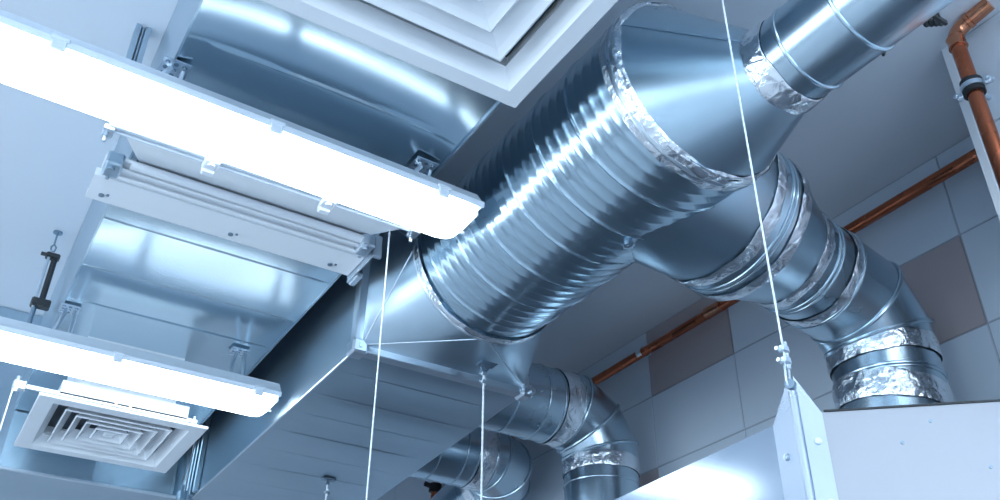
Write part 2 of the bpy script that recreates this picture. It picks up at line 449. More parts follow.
# cone
CX, CZ, CR, CY = 1.0736, 1.1772, 0.0856, 0.7903
mb = MB(); rings = []
for f in [0, .0001]+[i/10 for i in range(1, 11)]:
    y = SY2-.004+(CY-SY2+.004)*f; r = SR+(CR-SR)*f
    rings.append([(SX+(CX-SX)*f+r*math.cos(2*PI*i/96), y, SZ+(CZ-SZ)*f+r*math.sin(2*PI*i/96)) for i in range(96)])
mb.loft(rings); co = mb.build('reducer_cone', M['cone'], sp)
a = math.radians(160); mb = MB()
mb.tube([(SX+(CX-SX)*f+(SR+(CR-SR)*f)*math.cos(a), SY2-.004+(CY-SY2)*f, SZ+(CZ-SZ)*f+(SR+(CR-SR)*f)*math.sin(a)) for f in [i/8 for i in range(9)]], .0016, 6)
mb.build('cone_seam', M['dark'], co)
mb = MB(); rings = []
for j in range(7):
    f = -.02+.075*j/6; y = SY2-.004+(CY-SY2+.004)*f; ring = []
    for i in range(120):
        a = 2*PI*i/120; k = noise.noise(V((math.cos(a)*9, math.sin(a)*9, j*.7)))*.0028
        r = SR+(CR-SR)*max(f, 0)+(.004 if 0 < j < 6 else .0012)+max(k, -.001); e = noise.noise(V((math.cos(a)*4, math.sin(a)*4, 3)))*.006 if j == 6 else 0
        ring.append((SX+(CX-SX)*max(f, 0)+r*math.cos(a), y+e, SZ+(CZ-SZ)*max(f, 0)+r*math.sin(a)))
    rings.append(ring)
mb.loft(rings); mb.build('tape_band', M['foil'], sp)
mb = MB(); bead(mb, P0.ring(0, 1-.018/L0, SR+.0015, 96), P0.p[1]-P0.d[0]*.018, .006); mb.build('collar_ring', M['bright'], sp)

# small round duct
rd = thing('round_duct', (CX, .3, CZ-CR), 'smooth round galvanised duct leaving the tip of the cone at top right', 'duct')
PS = Path([(CX, CY+.004, CZ), (CX, -.9, CZ)], u0=V((1, 0, 0))); LS = CY+.9
mb = MB(); ts = [0, .02, .2, .4, .6, .8, 1]
mb.loft([PS.ring(0, t, CR, 96) if 0 < t < 1 else PS.ring(0, t, CR, 96) for t in ts])
for yb in (.714, .605, .24, -.1):
    t = (CY-yb)/LS; bead(mb, PS.ring(0, t, CR, 96, slant=V((0.0, -1, 0))), PS.p[0].lerp(PS.p[1], t), .0032)
mb.build('tube', M['brushed'], rd)
tape_on(PS, 0, .0, .045/LS, CR+.004, CR+.0005, m=8, amp=.0028, seed=5).build('tape_band', M['foil'], rd)
# perforated black strap holding the small duct
st = thing('perforated_strap', (1.30, .6, 1.3), 'black perforated hanger strap under the round duct beside the copper pipe', 'strap')
mb = MB()
for k in range(4):
    x = 1.308+.012*k; z = 1.285+.005*k; y = .622-.003*k
    mb.cyl((x, y, z), (x, y+.004, z+.001), .009, n=10); 
mb.box((1.30, .604, 1.285), (1.345, .610, 1.295)); mb.box((1.318, .602, 1.29), (1.322, .606, HC)); mb.tube([(CX+.07, .63, CZ-.055), (1.20, .628, 1.22), (1.305, .622, 1.288)], .003, 8)
mb.build('strap', M['black'], st)

# ------------------------------------------------------------------ generic gored elbow duct
def elbow_nodes(a, corner, end, rad, k=3):
    """centreline from a to the corner to end, corner replaced by k gore segments of bend radius rad"""
    a, c, e = V(a), V(corner), V(end); d0 = (c-a).normalized(); d1 = (e-c).normalized()
    ang = d0.angle(d1); off = rad*math.tan(ang/2); p0 = c-d0*off; axis = d0.cross(d1).normalized(); cen = p0 + axis.cross(d0)*rad
    pts = [a]
    # tangent polygon of the arc
    seg = ang/k; t = rad*math.tan(seg/2)
    cur = p0; d = d0.copy(); pts_arc = []
    for i in range(k):
        m_ = Matrix.Rotation(seg*i, 3, axis); base = cen + m_ @ (p0-cen); pts_arc.append(base + (m_ @ d0)*t)
    return pts+pts_arc+[e], p0, c+d1*off

R3 = .126
def side_elbow(name, y, z, label, xs=1.26, zend=.46, x=1.853, dy=0, taped=True, R=R3, end=None):
    pts, p0, p1 = elbow_nodes((xs, y+dy, z), (x, y, z), end or (x, y, zend), .165, 3)
    P = Path(pts, u0=V((0, 1, 0)))
    th = thing(name, end or (x, y, zend), label, 'duct')
    mb = MB(); L = (P.p[1]-P.p[0]).length
    s0 = 1-.085/L
    mb.loft([P.ring(0, .0, R*.98, 72), P.ring(0, s0, R*.98, 72)])
    for q in (.35, .62, s0-.03): bead(mb, P.ring(0, q, R*.98, 72), P.p[0].lerp(P.p[1], q), .0028)
    mb.build('branch_tube', M['brushed'], th)
    tape_on(P, 0, s0-.01, s0+.07/L*1.0, R, R, seed=y, amp=.0022).build('tape_band', M['foil'], th)
    mb = MB(); rings = [P.ring(0, s0, R, 72)]
    for sgm in range(len(P.d)):
        if sgm: rings.append(P.ring(sgm, .001, R, 72))
        e_ = .999 if sgm < len(P.d)-1 else .16
        rings.append(P.ring(sgm, e_, R, 72))
    rr = []
    for sgm in range(1, len(P.d)):
        rr.append(P.ring(sgm, 0, R+.001, 72))
    mb2 = MB(); body = [P.ring(0, s0+.06/L, R, 72)]
    for sgm in range(1, len(P.d)-0): body.append(P.ring(sgm, 0, R, 72))
    Lv = (P.p[-1]-P.p[-2]).length; body.append(P.ring(len(P.d)-1, .05/Lv, R, 72))
    mb2.loft(body)
    for r_, c_ in zip(rr, P.p[1:-1]): bead(mb2, r_, c_, .0042)
    bead(mb2, P.ring(0, s0+.062/L, R+.001, 72), P.p[0].lerp(P.p[1], s0+.062/L), .004)
    mb2.build('elbow', M['brushed'], th, ang=14)
    lastseg = len(P.d)-1
    mb = MB(); mb.loft([P.ring(lastseg, .045/Lv, R*.985, 72), P.ring(lastseg, 1, R*.985, 72)]); bead(mb, P.ring(lastseg, .12/Lv, R*.985, 72), P.p[-2]+P.d[-1]*.12, .003)
    mb.build('down_tube', M['brushed'], th)
    tape_on(P, lastseg, .035/Lv, .085/Lv, R, R, seed=y+4, amp=.0022).build('tape_band', M['foil'], th)
    return th, P
side_elbow('elbow_duct', 2.361, 1.22, 'round galvanised elbow duct beside the box duct, turning down in front of the tiled wall', xs=1.318)
side_elbow('elbow_duct', 2.90, 1.22, 'darker galvanised elbow duct half hidden below the box duct edge, behind the hanging cord', xs=1.349, end=(1.86, 5.19, .74))
# ------------------------------------------------------------------ right branch
S = V((1.0366, 1.1761, 1.2437)); Ecorner = V((1.853, 1.238, 1.112)); Eend = V((1.853, 1.238, .440))
pts, p0, p1 = elbow_nodes(S, Ecorner, Eend, .147, 2)
PB = Path(pts, u0=V((0, 1, 0))); br = thing('branch_duct', tuple(Eend), 'taped galvanised branch duct bending down from the spiral duct to the hood at right', 'duct')
Lb = (PB.p[1]-PB.p[0]).length; FL = (Ecorner-S).length
T = lambda f: f*FL/Lb        # f: fraction of the straight line S -> corner
RB = .1264
mb = MB(); rings = []
for f, r in ((.0, .206), (.10, .204), (.20, .196), (.30, .185), (.345, .179)): rings.append(PB.ring(0, T(f), r, 96))
mb.loft(rings); 
mb.build('saddle', M['cone'], br)
mb = MB(); mb.loft([PB.ring(0, T(.33), .1793, 96), PB.ring(0, T(.435), .1793, 96)]); bead(mb, PB.ring(0, T(.385), .1793, 96), PB.p[0].lerp(PB.p[1], T(.385)), .0035); bead(mb, PB.ring(0, T(.40), .1793, 96), PB.p[0].lerp(PB.p[1], T(.40)), .0028)
mb.build('collar', M['brushed'], br)
tape_on(PB, 0, T(.318), T(.358), .1845, .181, seed=21, amp=.003).build('tape_band', M['foil'], br)
tape_on(PB, 0, T(.418), T(.455), .182, .1775, seed=22, amp=.003).build('tape_band', M['foil'], br)
mb = MB(); mb.loft([PB.ring(0, T(.43), .1782, 96), PB.ring(0, T(.60), RB+.001, 96)])
mb.build('cone', M['cone'], br)
tape_on(PB, 0, T(.592), T(.625), RB+.004, RB+.002, seed=23, amp=.003).build('tape_band', M['foil'], br)
mb = MB(); mb.loft([PB.ring(0, T(.60), RB, 96), PB.ring(0, T(.745), RB, 96)])
for q in (.655, .67): bead(mb, PB.ring(0, T(q), RB, 96), PB.p[0].lerp(PB.p[1], T(q)), .003)
mb.build('collar', M['brushed'], br)
tape_on(PB, 0, T(.718), T(.755), RB+.002, RB+.003, seed=24, amp=.003).build('tape_band', M['foil'], br)
mb = MB(); body = [PB.ring(0, T(.745), RB+.002, 96)]
for sgm in range(1, len(PB.d)): body.append(PB.ring(sgm, 0, RB+.002, 96))
Lv = (PB.p[-1]-PB.p[-2]).length; body.append(PB.ring(len(PB.d)-1, .03/Lv, RB+.002, 96)); mb.loft(body)
bead(mb, PB.ring(0, T(.752), RB+.003, 96), PB.p[0].lerp(PB.p[1], T(.752)), .0045)
for sgm in range(1, len(PB.d)): bead(mb, PB.ring(sgm, 0, RB+.003, 96), PB.p[sgm], .0048)
mb.build('elbow', M['brushed'], br, ang=14)
ls = len(PB.d)-1
mb = MB(); mb.loft([PB.ring(ls, .02/Lv, RB-.002, 96), PB.ring(ls, 1, RB-.002, 96)])
for q in (.118, .126): bead(mb, PB.ring(ls, q/Lv, RB-.001, 96), PB.p[-2]+PB.d[-1]*q, .003)
mb.build('down_tube', M['brushed'], br)
sl = V((.06, .0, -1)).normalized()
tape_on(PB, ls, .030/Lv, .078/Lv, RB+.001, RB+.001, seed=25, amp=.0035, m=8, slant=V((.03, 0, -1)).normalized()).build('tape_band', M['foil'], br)
tape_on(PB, ls, .135/Lv, .200/Lv, RB+.001, RB+.001, seed=26, amp=.0035, m=8, slant=V((-.12, .12, -1)).normalized()).build('tape_band', M['foil'], br)
# screw at the saddle's left end
mb = MB(); mb.cyl((1.0500, 1.2099, 1.0324), (1.0509, 1.2099, 1.0224), .009, n=14); mb.cyl((1.0509, 1.2099, 1.0224), (1.0512, 1.2099, 1.0194), .004, n=10); mb.build('screw', M['dark'], br)

# ------------------------------------------------------------------ exhaust hood
HZ = .45
A_ = (.914, 1.30); C_ = (.882, .722); D_ = (1.44, .215)
hd = thing('exhaust_hood', (1.3, 1.0, 0), 'stainless steel extraction hood with a canted corner at the bottom right', 'hood')
def wallpanel(p, q, m, name, z0=-.05, z1=HZ, t=.012):
    p = V((*p, 0)); q = V((*q, 0)); d = (q-p).normalized(); nrm = V((-d.y, d.x, 0))
    mb = MB(); k = 14; vs = []
    for j in range(k+1):
        w = p.lerp(q, j/k)
        for z in (z0, z0+(z1-z0)*.5, z1): vs.append((w.x, w.y, z))
        for z in (z0, z0+(z1-z0)*.5, z1): vs.append((w.x+nrm.x*t, w.y+nrm.y*t, z))
    fs = []
    for j in range(k):
        a = j*6; b = a+6
        fs += [(a, a+1, b+1, b), (a+1, a+2, b+2, b+1), (a+3, b+3, b+4, a+4), (a+4, b+4, b+5, a+5), (a+2, a+5, b+5, b+2), (a, b, b+3, a+3)]
    fs += [(0, 3, 4, 1), (1, 4, 5, 2)]; a = k*6; fs += [(a, a+1, a+4, a+3), (a+1, a+2, a+5, a+4)]
    mb.add(vs, fs); return mb.build(name, m, hd)
dirA = (V(A_)-V(C_)); A2 = V(C_)+dirA*4.6
wallpanel(tuple(A2), C_, M['steel_side'], 'side_panel')
wallpanel(C_, D_, M['steel'], 'front_panel')
mb = MB(); mb.add([(A2.x+.01, A2.y, HZ-.012), (C_[0]+.012, C_[1]+.004, HZ-.012), (D_[0], D_[1]+.012, HZ-.012), (1.61, .215, HZ-.012), (1.61, .86, HZ-.012), (2.06, .86, HZ-.012), (2.06, A2.y, HZ-.012)], [(0, 1, 2, 3, 4, 5, 6)])
mb.build('top_panel', M['steel'], hd, smooth=False)
# dark sealing line on the edge of the front and brown strip
mb = MB(); p = V((*C_, HZ)); q = V((*D_, HZ)); nf0 = V((q.y-p.y, p.x-q.x, 0)).normalized(); nf0 = nf0 if nf0.dot(p) < 0 else -nf0; mb.tube([p.lerp(q, .04)+nf0*.0005+V((0, 0, .001)), q+nf0*.0005+V((0, 0, .001))], .0016, 8); mb.build('edge_seal', M['black'], hd)
mb = MB()
rdm = random.Random(4); dF = (q-p)
nf = V((dF.y, -dF.x, 0)).normalized()
if nf.dot(p) > 0: nf = -nf
for f, z in ((.15, .405), (.27, .37), (.55, .40), (.6, .36), (.20, .43), (.44, .33), (.34, .385), (.72, .385)):
    c = V((p.x+dF.x*f, p.y+dF.y*f, z)); mb = MB(); mb.cyl(c-nf*.001, c+nf*.0014, .0022, n=8)
    mb.build('rivet', M['dark'], hd)

# folded corner bracket with the cord tied to it
cb = thing('corner_bracket', (*C_, .30), 'folded metal corner bracket screwed on the hood corner, tied to the white cord', 'bracket')
dl = (V((*dirA, 0))).normalized(); dr = (V((*D_, 0))-V((*C_, 0))).normalized(); C3 = V((*C_, 0))
nl = V((-dl.y, dl.x, 0)); nl = nl if nl.dot(C3) < 0 else -nl
outd = -(dl+dr).normalized()
def bp(side, w, z, off):
    d, nn = (dl, nl) if side == 0 else (dr, nf)
    return C3 + d*w + nn*off + outd*0 + V((0, 0, z))
mb = MB()
W = .040; WR = .027
mb_mat = metal('bracket_steel', (.50, .57, .66), .30, .04, 0, 8, dirt=.08)
for side, ww in ((0, W), (1, WR)):
    o1, o2 = .0045, .0012
    prof = [(0, .235), (ww, .235), (ww, .446), (.0001, .499)]
    vs = []
    for w, z in prof:
        nn_ = nl if side == 0 else nf; vs.append(bp(side, w, z, .006) if w else C3+outd*(.006/outd.dot(nn_))+V((0, 0, z)))
    for w, z in prof:
        nn_ = nl if side == 0 else nf; vs.append(bp(side, w, z, .002) if w else C3+outd*(.002/outd.dot(nn_))+V((0, 0, z)))
    k = 4
    mb.add(vs, [tuple(range(k)), tuple(range(k, 2*k))[::-1]] + [(i, (i+1) % k, k+(i+1) % k, k+i) for i in range(k)])
mb.build('plate', mb_mat, cb, smooth=False)
mb = MB(); mb.tube([C3+outd*.009+V((0, 0, z)) for z in (.25, .33, .40, .476)], .0055, 12); mb.tube([C3+outd*.009+V((0, 0, .25)), C3+dr*.02+nf*.008+V((0, 0, .243)), C3+dr*.034+nf*.008+V((0, 0, .243))], .0035, 8)
mb.build('fold_bead', mb_mat, cb)
for side, w, z in ((0, .024, .40), (0, .024, .315), (1, .016, .41), (1, .018, .335), (0, .024, .24)):
    nn = nl if side == 0 else nf; c = bp(side, w, z, .006)
    mb = MB(); mb.cyl(c, c+nn*.004, .0046, .0038, n=14); mb.cyl(c+nn*.004, c+nn*.0055, .0022, n=8)
    mb.build('screw', M['bright'], cb)
eye = C3+outd*.012+V((0, 0, .485))
mb = MB(); mb.cyl(eye-outd*.004, eye+outd*.0035, .0065, n=18); mb.build('eyelet', M['dark'], cb)

def cord(name, top, bottom, label, r=.0022, clamp=None, hook=None, group=None):
    top = V(top); bottom = V(bottom); th = thing(name, tuple(bottom), label, 'cord', group)
    mb = MB(); k = 60; L = (top-bottom).length; d = (top-bottom).normalized(); u = d.orthogonal().normalized(); w = d.cross(u)
    k = max(8, int(L/.004)); n = 8; rings = []
    for j in range(k+1):
        c = bottom + d*(L*j/k); rings.append([c+(u*math.cos(2*PI*i/n)+w*math.sin(2*PI*i/n))*(r*(1+.16*math.sin(j*1.9+i*2*PI/n*2))) for i in range(n)])
    mb.loft(rings, cap=True); mb.build('rope', M['rope'], th)
    if clamp is not None:
        for dz in clamp:
            c = bottom+V((0, 0, dz)); mb = MB(); mb.box(c-V((.007, .005, .005)), c+V((.007, .005, .005)), bev=.002); mb.cyl(c-V((.011, -.002, 0)), c+V((.011, .002, 0)), .0028, n=10)
            mb.tube([c+V((.004, 0, -.011)), c+V((.0055, 0, 0)), c+V((.004, 0, .011))], .003, 8)
            mb.build('clamp', M['bright'], th)
    return th
W1 = eye+outd*.004
t1 = cord('hanging_cord', (W1.x, W1.y, HC), (W1.x, W1.y, .512), 'long white braided cord running from the ceiling to the hood corner bracket', .0015, clamp=(.004, .020))
mb = MB(); c = V((W1.x, W1.y, 0)); mb.tube([c+V((0, 0, .517)), c+V((.004, 0, .506)), c+V((.0035, .001, .490)), c+V((0, .003, .483)), c+V((-.003, .001, .490)), c+V((-.0035, 0, .506)), c+V((0, 0, .517))], .0016, 8)
mb.build('thimble', M['bright'], t1)
cord('hanging_cord', (.693, 1.6, HC), (.693, 1.6, -.2), 'thin white cord hanging in front of the box duct corner, left of centre', .0016)
t3 = cord('hanging_cord', (1.103, 1.868, 1.026), (1.103, 1.868, .441), 'white cord hanging from the tab on the flared box mouth', .0026, clamp=(.566, .544))
mb = MB(); c = V((1.103, 1.868, 1.026)); mb.extrude([(c.x-.006, c.z-.014), (c.x+.008, c.z-.014), (c.x+.014, c.z-.002), (c.x+.024, c.z+.012), (c.x-.004, c.z+.012), (c.x-.010, c.z-.002)], c.y-.003, c.y+.003, axis=1); mb.cyl(c+V((.003, -.006, -.004)), c+V((.003, .006, -.004)), .005, n=12); mb.box(c+V((-.014, -.016, .009)), c+V((.034, .016, .0125)), bev=.001)
mb.build('tab', M['dark'], t3)
t4 = cord('hanging_cord', (1.113, 2.909, 1.008), (1.113, 2.909, .441), 'short cord hooked under the bottom panel of the box duct', .0030, clamp=(.54,))
mb = MB(); c = V((1.113, 2.909, 1.025)); mb.box(c+V((-.02, -.012, -.003)), c+V((.026, .012, .003)), bev=.001); mb.box(c+V((-.006, -.002, -.02)), c+V((.006, .002, 0)), bev=.001)
mb.build('tab', M['dark'], t4)
cord('hanging_cord', (.094, 2.66, 1.02), (.094, 2.66, -.2), 'thin cord hanging at the far left from the end of the diffuser rail', .0018)

# ------------------------------------------------------------------ ceiling lights
def fix_profile():
    # (y,z) local: y 0..w, z 0 bottom.  returns housing profile and diffuser profile
    w = .156
    return w
def make_light(loc, x0, x1, label, clips, brackets, drop, W_=.156, rot=0., plate_y=None):
    y0, z0 = loc; k_ = W_/.156
    th = thing('ceiling_light', ((x0+x1)/2, y0+W_/2, z0), label, 'light', 'linear fluorescent lights')
    mb = MB(); rings = []
    pts_ = [(0.004, .034), (.006, .022), (.014, .009), (.030, .002), (.078, 0), (.126, .002), (.142, .009), (.150, .022), (.152, .034)]
    for x, s_, dz in ((x0, .80, .020), (x0+.006, .88, .010), (x0+.018, .96, .003), (x0+.04, 1, 0), (x1-.04, 1, 0), (x1-.018, .96, .003), (x1-.006, .88, .010), (x1, .80, .020)):
        rings.append([(x, y0+(.078+(a_-.078)*s_)*k_, min(z0+dz+b_, z0+.034)) for a_, b_ in pts_])
    mb.loft(rings, cap=True); mb.build('diffuser', M['lamp'], th, ang=50)
    mb = MB()
    prof = [(-.002, .030), (-.004, .034), (-.004, .044), (.006, .050), (.030, .082), (.126, .082), (.150, .050), (.160, .044), (.160, .034), (.158, .030), (.150, .035), (.006, .035)]
    mb.extrude([(y0+a_*k_, z0+b_) for a_, b_ in prof], x0-.004, x1+.004)
    mb.build('housing', M['lightgrey'], th)
    mb = MB(); mb.box((x1-.002, y0+.02, z0+.022), (x1+.006, y0+W_-.02, z0+.05), bev=.003); mb.cyl((x1, y0+.09, z0+.02), (x1+.010, y0+.09, z0+.02), .004, n=10)
    mb.build('end_cap', M['lightgrey'], th)
    for cx in clips:
        for sgn, yy in ((-1, y0-.006), (1, y0+W_+.006)):
            mb = MB(); mb.box((cx-.013, min(yy, yy-sgn*.010), z0+.020), (cx+.013, max(yy, yy-sgn*.010), z0+.046), bev=.003); mb.box((cx-.016, yy-.002, z0+.038), (cx+.016, yy+.003, z0+.047), bev=.002)
            mb.build('clip', M['lightgrey'], th)
    for bx_ in brackets:
        yf = y0+W_*.45; yc = yf if plate_y is None else plate_y; top = drop
        mb = MB(); mb.box((bx_-.026, yc-.028, top-.0025), (bx_+.026, yc+.028, top), 0)
        for i in range(3):
            for j in range(3):
                c = V((bx_-.016+.016*i, yc-.017+.017*j, top-.0025))
                mb.cyl(c, c-V((0, 0, .0012)), .0048, n=10, mi=1)
                if (i+j) % 2 == 0: mb.cyl(c, c-V((0, 0, .004)), .0022, n=8, mi=0)
        mb.tube([(bx_+.018, yc-.004, top-.003), (bx_+.016, (yc+yf)/2, (top+z0+.08)/2), (bx_+.014, yf, z0+.080)], .006, 6)
        mb.tube([(bx_-.006, yc-.004, top-.003), (bx_-.018, (yc+yf)/2, (top+z0+.08)/2), (bx_-.030, yf, z0+.080)], .0055, 6)
        mb.build('mounting_bracket', [M['bright'], M['dark']], th)
    th.rotation_euler.z = rot
    return th
ZL = 1.10
make_light((1.370, ZL), -.50, .806, 'long lit fluorescent light crossing the upper left, nearest the camera', (-.046, .344, .711, -.4), (.150, .69), OZ, .138, math.radians(1.6))
make_light((2.428, 1.04), -.52, .757, 'lit fluorescent light at lower left above the square diffuser', (.305, .695, -.1), (.166, .648), OZ, .148, math.radians(.7), 2.54)
def fill_light(x, y, label, L=1.3, z=HC-.09):  # unseen fluorescents added to brighten walls and ceiling
    t = make_light((y, z), x, x+L, label, (x+.2, x+L-.2), (), HC); 
    return t
fill_light(-.50, -.95, 'added unseen fill light on the ceiling behind the camera, over the middle of the room')
fill_light(-2.6, .9, 'added unseen fill light on the ceiling near the left wall')
fill_light(-2.6, -1.2, 'added unseen fill light on the ceiling at the left rear of the room')
fill_light(.35, .0, 'added unseen fill light on the ceiling at the right, level with the camera')
fill_light(-2.9, 3.0, 'added unseen fill light on the ceiling at the far left of the room')
fill_light(-.50, -2.4, 'added unseen fill light on the ceiling close to the rear wall')

# ------------------------------------------------------------------ open slot frame hung below the overhead duct
FX0, FX1 = .095, .700
fr = thing('slot_frame', (.4, 1.7, 1.10), 'pale metal slot frame with two clips, hung under the overhead duct beside the big light', 'vent frame')
mb = MB(); mb.box((FX0-.02, 1.504, 1.112), (FX1+.028, 1.514, 1.124), bev=.002); mb.box((FX0-.015, 1.514, 1.116), (FX1+.02, 1.524, 1.126), bev=.002); mb.box((FX0-.01, 1.524, 1.113), (FX1+.01, 1.532, 1.130), bev=.002)
mb.build('rail', M['lightgrey'], fr)
mb = MB(); mb.add([(FX0+.005, 1.526, 1.124), (FX1+.01, 1.526, 1.124), (FX1-.022, 1.703, 1.188), (FX0+.065, 1.703, 1.188), (FX0+.005, 1.526, 1.129), (FX1+.01, 1.526, 1.129), (FX1-.022, 1.703, 1.193), (FX0+.065, 1.703, 1.193)], [(0, 1, 2, 3), (7, 6, 5, 4), (0, 4, 5, 1), (1, 5, 6, 2), (2, 6, 7, 3), (3, 7, 4, 0)])
mb.build('flap', M['white'], fr)
mb = MB(); mb.box((FX0+.06, 1.703, 1.182), (FX1-.02, 1.712, 1.196)); mb.build('slot', M['inside'], fr)  # shade of the slit painted as a dark strip
mb = MB()
mb.cyl((FX0+.05, 1.692, 1.168), (FX1-.025, 1.692, 1.168), .010, n=18); mb.box((FX0+.02, 1.704, 1.158), (FX1-.012, 1.716, 1.164), bev=.002); mb.box((FX0+.01, 1.724, 1.152), (FX1-.01, 1.736, 1.158), bev=.002)
mb.box((FX0, 1.686, 1.170), (FX1-.01, 1.742, 1.178), bev=.002)
mb.build('tube_bar', M['white'], fr)
mb = MB(); prof = [(1.742, 1.172), (1.748, 1.158), (1.752, 1.156), (1.842, 1.156), (1.846, 1.160), (1.846, 1.182), (1.843, 1.182), (1.843, 1.161), (1.752, 1.161), (1.746, 1.174)]
mb.extrude(prof, FX0-.008, FX1-.002); mb.build('lower_plate', M['white'], fr)
for x in (FX0+.002, FX1-.036):
    mb = MB(); mb.box((x, 1.680, 1.150), (x+.034, 1.735, 1.182), bev=.004); mb.cyl((x+.014, 1.70, 1.150), (x+.014, 1.70, 1.145), .008, n=14); mb.cyl((x+.014, 1.728, 1.146), (x+.014, 1.728, 1.142), .004, n=10)
    mb.build('end_block', M['sheet_soft'] if x < .3 else M['bright'], fr)
mb = MB(); mb.box((FX1, 1.70, 1.140), (FX1+.004, 1.85, 1.185), bev=.001); mb.box((FX1, 1.70, 1.140), (FX1+.022, 1.712, 1.20), bev=.002); mb.box((FX1+.004, 1.80, 1.135), (FX1+.020, 1.85, 1.150), bev=.003)
mb.build('end_profile', M['bright'], fr)
for x in (.255, .50):
    mb = MB(); mb.box((x, 1.502, 1.104), (x+.030, 1.536, 1.114), bev=.003); mb.cyl((x+.015, 1.514, 1.104), (x+.015, 1.514, 1.099), .007, n=14); mb.box((x+.003, 1.532, 1.098), (x+.027, 1.548, 1.116), bev=.002)
    mb.build('clip', M['white'], fr)
for x in (FX0-.02, FX1+.015):
    mb = MB(); mb.cyl((x, 1.535, 1.092), (x, 1.535, 1.118), .0040, n=10); mb.box((x-.008, 1.510, 1.104), (x+.012, 1.540, 1.116), bev=.002); mb.build('bolt', M['bright'], fr)
for x in (FX0+.02, (FX0+FX1)/2, FX1-.06):
    mb = MB(); mb.cyl((x, 1.815, 1.156), (x, 1.815, 1.153), .006, n=12); mb.cyl((x+.012, 1.808, 1.156), (x+.012, 1.808, 1.153), .003, n=10); mb.build('screw', M['dark'], fr)
for x in (FX0+.01, FX1-.02):
    mb = MB(); mb.box((x, 1.715, 1.176), (x+.004, 1.735, OZ)); mb.build('hanger', M['lightgrey'], fr)

# ------------------------------------------------------------------ diffusers
def make_diffuser(x0, y0, size, z, neck_top, label, rings_n=4, border=.055, neck=.62):
    cx, cy = x0+size/2, y0+size/2; h = size/2
    th = thing('square_diffuser', (cx, cy, z), label, 'air diffuser')
    def sq(a, zz): return [(cx-a, cy-a, zz), (cx+a, cy-a, zz), (cx+a, cy+a, zz), (cx-a, cy+a, zz)]
    mb = MB(); hb = h-border
    mb.loft([sq(h, z+.006), sq(h, z), sq(h-.002, z-.0015), sq(hb, z-.0015), sq(hb-.004, z+.004), sq(hb-.018, z+.030), sq(hb-.022, z+.030), sq(hb-.006, z+.008), sq(h, z+.008)], closed=False)
    mb.build('frame', M['white'], th, smooth=False)
    g0 = .050*size/.595; step = (hb-g0)/(rings_n+.4)
    for k in range(rings_n):
        a = hb-g0-step*k; b = a-step*(.97 if size > .5 else .74); q_ = .6 if size > .5 else 1.
        mb = MB()
        mb.loft([sq(a, z+.004), sq(a-.004, z+.0015), sq(a-step*.35, z+.016*q_), sq(b, z+.034*q_), sq(b-.002, z+.037*q_), sq(a-step*.35, z+.019*q_), sq(a-.002, z+.007)], closed=True)
        mb.build('louvre_ring', M['white'], th, smooth=False)
    a = step*.50
    mb = MB(); mb.loft([sq(a, z+.008), sq(a-.006, z+.004), sq(.002, z+.006)], cap=True); mb.build('centre_plate', M['white'], th, smooth=False)
    mb = MB(); mb.loft([sq(hb-.01, z+.035), sq(hb-.01, z+.075), sq(h*neck, z+.078), sq(h*neck, neck_top)]); mb.build('neck_box', M['white'], th, smooth=False)
    mb = MB(); mb.loft([sq(hb-.016, z+.060), sq(.001, z+.061)], cap=True); mb.build('neck_shade', M['inside'], th, smooth=False)  # black sheet in place of the shade inside the neck
    return th
ZB = 1.13
make_diffuser(.616*ZB-.595, .959*ZB-.595, .595, ZB, OZ, 'large white square ceiling diffuser at the top edge, seen close up', 4, .034, .7)
d2 = make_diffuser(.158, 2.612, .458, 1.0, OZ+.018, 'small white square diffuser with dark slots, hanging at the lower left', 4, .042, .62)
mb = MB(); mb.box((.10, 2.664, 1.028), (.595, 2.672, 1.042), bev=.002); mb.box((.09, 2.656, 1.020), (.125, 2.680, 1.048), bev=.004); mb.cyl((.10, 2.66, 1.012), (.10, 2.66, 1.056), .006, n=12); mb.cyl((.585, 2.668, 1.015), (.585, 2.668, 1.050), .005, n=12)
mb.build('support_rail', M['bright'], d2)
for x in (.36, .40):
    mb = MB(); mb.cyl((x, 2.664, 1.035), (x, 2.659, 1.035), .004, n=10); mb.build('screw', M['solder'], d2)

# ------------------------------------------------------------------ ceiling fittings
rod = thing('threaded_hanger', (.09, 2.796, 1.28), 'dark hanger rod with a hook, dropping from the ceiling at far left', 'hanger')
mb = MB(); mb.cyl((.088, 2.796, HC), (.088, 2.796, HC-.004), .014, n=14); mb.tube([(.088, 2.796, HC), (.088, 2.796, 1.55)], .003, 8); mb.tube([(.088, 2.796, 1.555), (.096, 2.796, 1.545), (.094, 2.796, 1.53), (.084, 2.796, 1.53), (.082, 2.796, 1.545), (.088, 2.796, 1.553)], .0028, 8); mb.build('hook', M['dark'], rod)
mb = MB(); mb.box((.080, 2.790, 1.33), (.088, 2.803, 1.53), bev=.002); mb.build('strip', M['bright'], rod)
mb = MB(); mb.tube([(.102, 2.80, 1.52), (.102, 2.80, 1.34)], .009, 12); mb.build('rod', M['black'], rod)
mb = MB(); mb.box((.074, 2.785, 1.505), (.115, 2.815, 1.522), bev=.004); mb.cyl((.075, 2.79, 1.51), (.06, 2.79, 1.51), .006, n=10); mb.build('clamp', M['black'], rod); mb = MB(); mb.box((.074, 2.78, 1.335), (.128, 2.815, 1.36), bev=.004); mb.cyl((.1, 2.775, 1.345), (.1, 2.79, 1.345), .012, n=14); mb.build('clamp', M['black'], rod)
mb = MB(); mb.tube([(.088, 2.796, 1.33), (.088, 2.796, 1.20)], .007, 10); mb.build('lower_rod', M['dark'], rod)
ch = MB()
